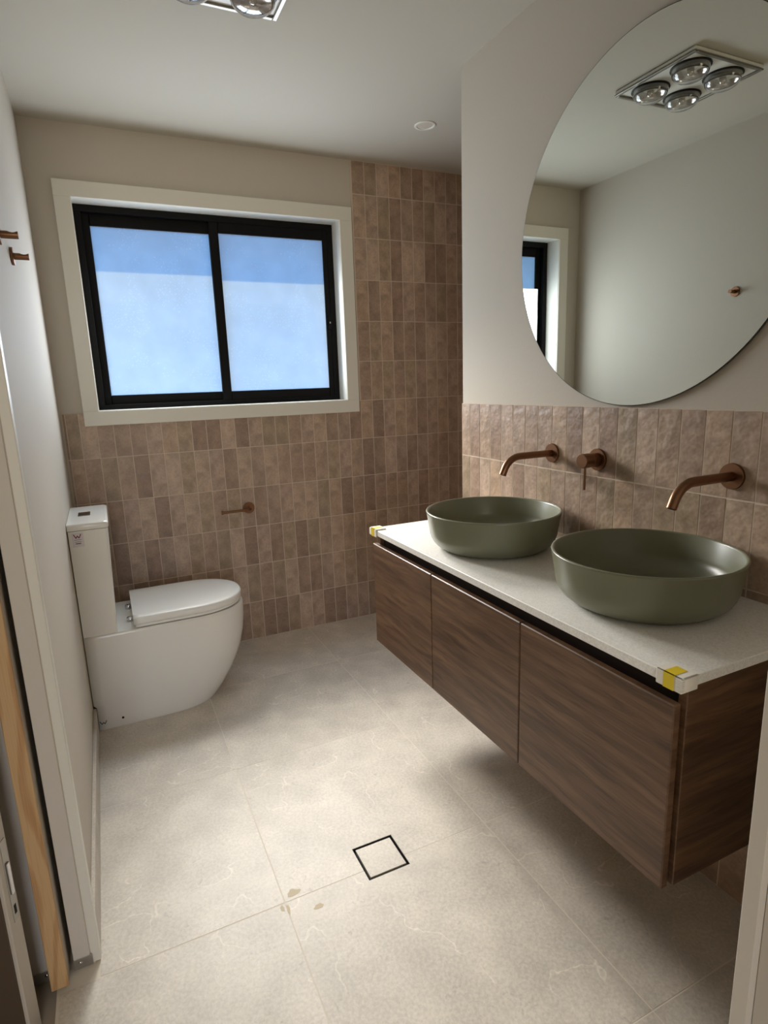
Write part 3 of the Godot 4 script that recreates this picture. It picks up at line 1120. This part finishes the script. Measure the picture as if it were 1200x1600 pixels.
func ceiling_fittings() -> void:
	# four-lamp heater
	var c := Vector3(0.578, H, 1.168)
	var ht := thing("bathroom_heater", "square ceiling heater panel with four clear reflector heat lamps", "ceiling heater", c)
	var s := 0.1755
	add_box("panel", Vector3(-s, -0.014, -s), Vector3(s, -0.0005, s), M.white_plastic, ht, 0.004)
	for e in [[Vector3(s - 0.013, -0.02, -s), Vector3(s + 0.001, -0.0135, s)], [Vector3(-s - 0.001, -0.02, -s), Vector3(-s + 0.013, -0.0135, s)], [Vector3(-s + 0.013, -0.02, s - 0.013), Vector3(s - 0.013, -0.0135, s + 0.001)], [Vector3(-s + 0.013, -0.02, -s - 0.001), Vector3(s - 0.013, -0.0135, -s + 0.013)]]:
		add_box("edge_trim", e[0], e[1], M.brushed_steel, ht, 0.002)
	for ix in [-1.0, 1.0]:
		for iz in [-1.0, 1.0]:
			var at := Vector3(ix * 0.0845, -0.014, iz * 0.0855)
			var q := start()
			lathes(q, [[[0.067, 0.0], [0.068, -0.003], [0.066, -0.006], [0.064, -0.006]], [[0.064, -0.006], [0.063, 0.0]]], 48)
			var lamp := part(q, "heat_lamp", M.dark_metal, ht, at)
			q = start()
			# mirrored bowl inside the lamp, seen through the domed front
			var prof := []
			for k in 9:
				var a := k / 8.0 * PI / 2.0
				prof.append([0.010 + 0.049 * sin(a), -0.004 - 0.026 * (1.0 - cos(a)) + 0.006])
			lathe(q, prof, 40)
			part(q, "reflector", M.reflector, lamp)
			q = start()
			var dome := [[0.0, -0.047], [0.015, -0.0462], [0.030, -0.0435], [0.043, -0.0385], [0.053, -0.0315], [0.0595, -0.0225], [0.0625, -0.012], [0.0625, -0.004]]
			lathe(q, dome, 48, 1)
			var inner := []
			for d in dome:
				inner.append([maxf(0.0, d[0] - 0.0018), d[1] + 0.0018])
			inner.reverse()
			lathe(q, inner, 48, 2)
			lathe(q, [[0.0625, -0.004], [0.0607, -0.0022]], 48, 3)
			part(q, "front_glass", M.bulb_glass, lamp)
			q = start()
			lathe(q, [[0.0, -0.026], [0.008, -0.025], [0.012, -0.018], [0.012, -0.004], [0.009, 0.0]], 24)
			part(q, "filament_cap", M.reflector, lamp)
	# recessed downlight, off
	var dl := thing("downlight", "small white recessed downlight in the ceiling near the shower", "downlight", Vector3(1.5395, H, 0.474))
	var r := start()
	lathes(r, [[[0.046, -0.0005], [0.0455, -0.003], [0.043, -0.0042], [0.037, -0.0038]], [[0.037, -0.0038], [0.034, -0.0005]]], 48)
	part(r, "trim_ring", M.white_plastic, dl)
	r = start()
	lathe(r, [[0.0, -0.0022], [0.020, -0.0021], [0.0345, -0.0008]], 40)
	part(r, "diffuser", M.jamb_paint, dl)

func doorway() -> void:
	# split jamb of the sliding door pocket, room side
	var jz := 1.607
	var j := add_box("trim_2", Vector3(-0.05, 0.012, jz - 0.02), Vector3(-0.0165, H, jz + 0.004), M.jamb_paint, null, 0.001)
	j.set_meta("kind", "structure")
	j.set_meta("label", "pale painted split jamb beside the sliding door slot")
	var clip := add_box("foot_clip", Vector3(-0.051, 0.003, jz + 0.003), Vector3(-0.012, 0.030, jz + 0.0052), M.zinc, j, 0.0006)
	var sc := start()
	lathe(sc, [[0.0, 0.0022], [0.003, 0.0018], [0.0042, 0.0]], 16, 0, Transform3D(Basis(Vector3.RIGHT, PI / 2.0), Vector3(-0.037, 0.019, jz + 0.0052)))
	part(sc, "screw", M.chrome, clip)
	j = add_box("trim_3", Vector3(-0.0155, 0.003, jz - 0.03), Vector3(0.0035, H, jz + 0.001), M.trim_paint, null, 0.0012)
	j.set_meta("kind", "structure")
	# hall side of the pocket
	j = add_box("trim_4", Vector3(-0.15, 0.012, jz - 0.02), Vector3(-0.0975, H, jz + 0.002), M.jamb_paint, null, 0.001)
	j.set_meta("kind", "structure")
	clip = add_box("foot_clip", Vector3(-0.128, 0.003, jz + 0.001), Vector3(-0.0975, 0.030, jz + 0.0042), M.zinc, j, 0.0006)
	sc = start()
	lathe(sc, [[0.0, 0.0022], [0.003, 0.0018], [0.0042, 0.0]], 16, 0, Transform3D(Basis(Vector3.RIGHT, PI / 2.0), Vector3(-0.104, 0.019, jz + 0.0042)))
	part(sc, "screw", M.chrome, clip)
	var st := start()
	box(st, Vector3(-0.15, -0.1, 0.9), Vector3(-0.1, H + 0.05, jz - 0.02))
	structure(st, "wall_pocket", M.plaster)
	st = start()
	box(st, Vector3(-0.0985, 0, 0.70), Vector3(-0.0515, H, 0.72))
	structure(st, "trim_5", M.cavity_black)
	# the sliding door itself, its leading edge still bare pine
	var d := thing("sliding_door", "white cavity sliding door with a bare pine leading edge", "sliding door", Vector3(-0.0765, 0, 1.2))
	add_box("leaf", Vector3(-0.0168, 0.012, -0.47), Vector3(0.0168, 2.1, 0.4425), M.door_paint, d, 0.001)
	add_box("edge_lipping", Vector3(-0.017, 0.010, 0.443), Vector3(0.017, 2.1, 0.4505), M.pine, d, 0.001)
	# hinged hall door standing ajar at the picture edge
	var hd := thing("hall_door", "hinged hall door ajar beside the pocket, cut by the left picture edge", "door", Vector3(-0.1165, 0, 1.7175))
	hd.rotation.y = -0.3555
	# local x points out of the free edge
	add_box("leaf", Vector3(-0.72, -0.008, -0.0185), Vector3(-0.0085, 2.04, 0.0185), M.door_shade_brown, hd, 0.0015)  # face coloured dark brown to stand for its shade
	add_box("edge_strip", Vector3(-0.008, -0.008, -0.0185), Vector3(0.0, 2.04, 0.0185), M.door_paint, hd, 0.0015)
	var pl := add_box("bolt_plate", Vector3(-0.0005, 0.27, -0.013), Vector3(0.0012, 0.45, 0.004), M.zinc, hd, 0.0004)
	add_box("bolt_slide", Vector3(0.0012, 0.33, -0.009), Vector3(0.0045, 0.40, 0.0), M.chrome, pl, 0.001)
	add_box("bolt_hole", Vector3(0.0010, 0.285, -0.008), Vector3(0.0016, 0.305, -0.001), M.cavity_black, pl, 0.0)
	# lining and stop at the right of the opening
	j = add_box("trim_6", Vector3(0.900, 0.0, 2.476), Vector3(0.960, 2.1, 2.5), M.jamb_paint, null, 0.0012)
	j.set_meta("kind", "structure")
	j = add_box("trim_7", Vector3(0.913, 0.0, 2.5005), Vector3(0.9245, 2.1, 2.6), M.jamb_paint, null, 0.001)
	j.set_meta("kind", "structure")
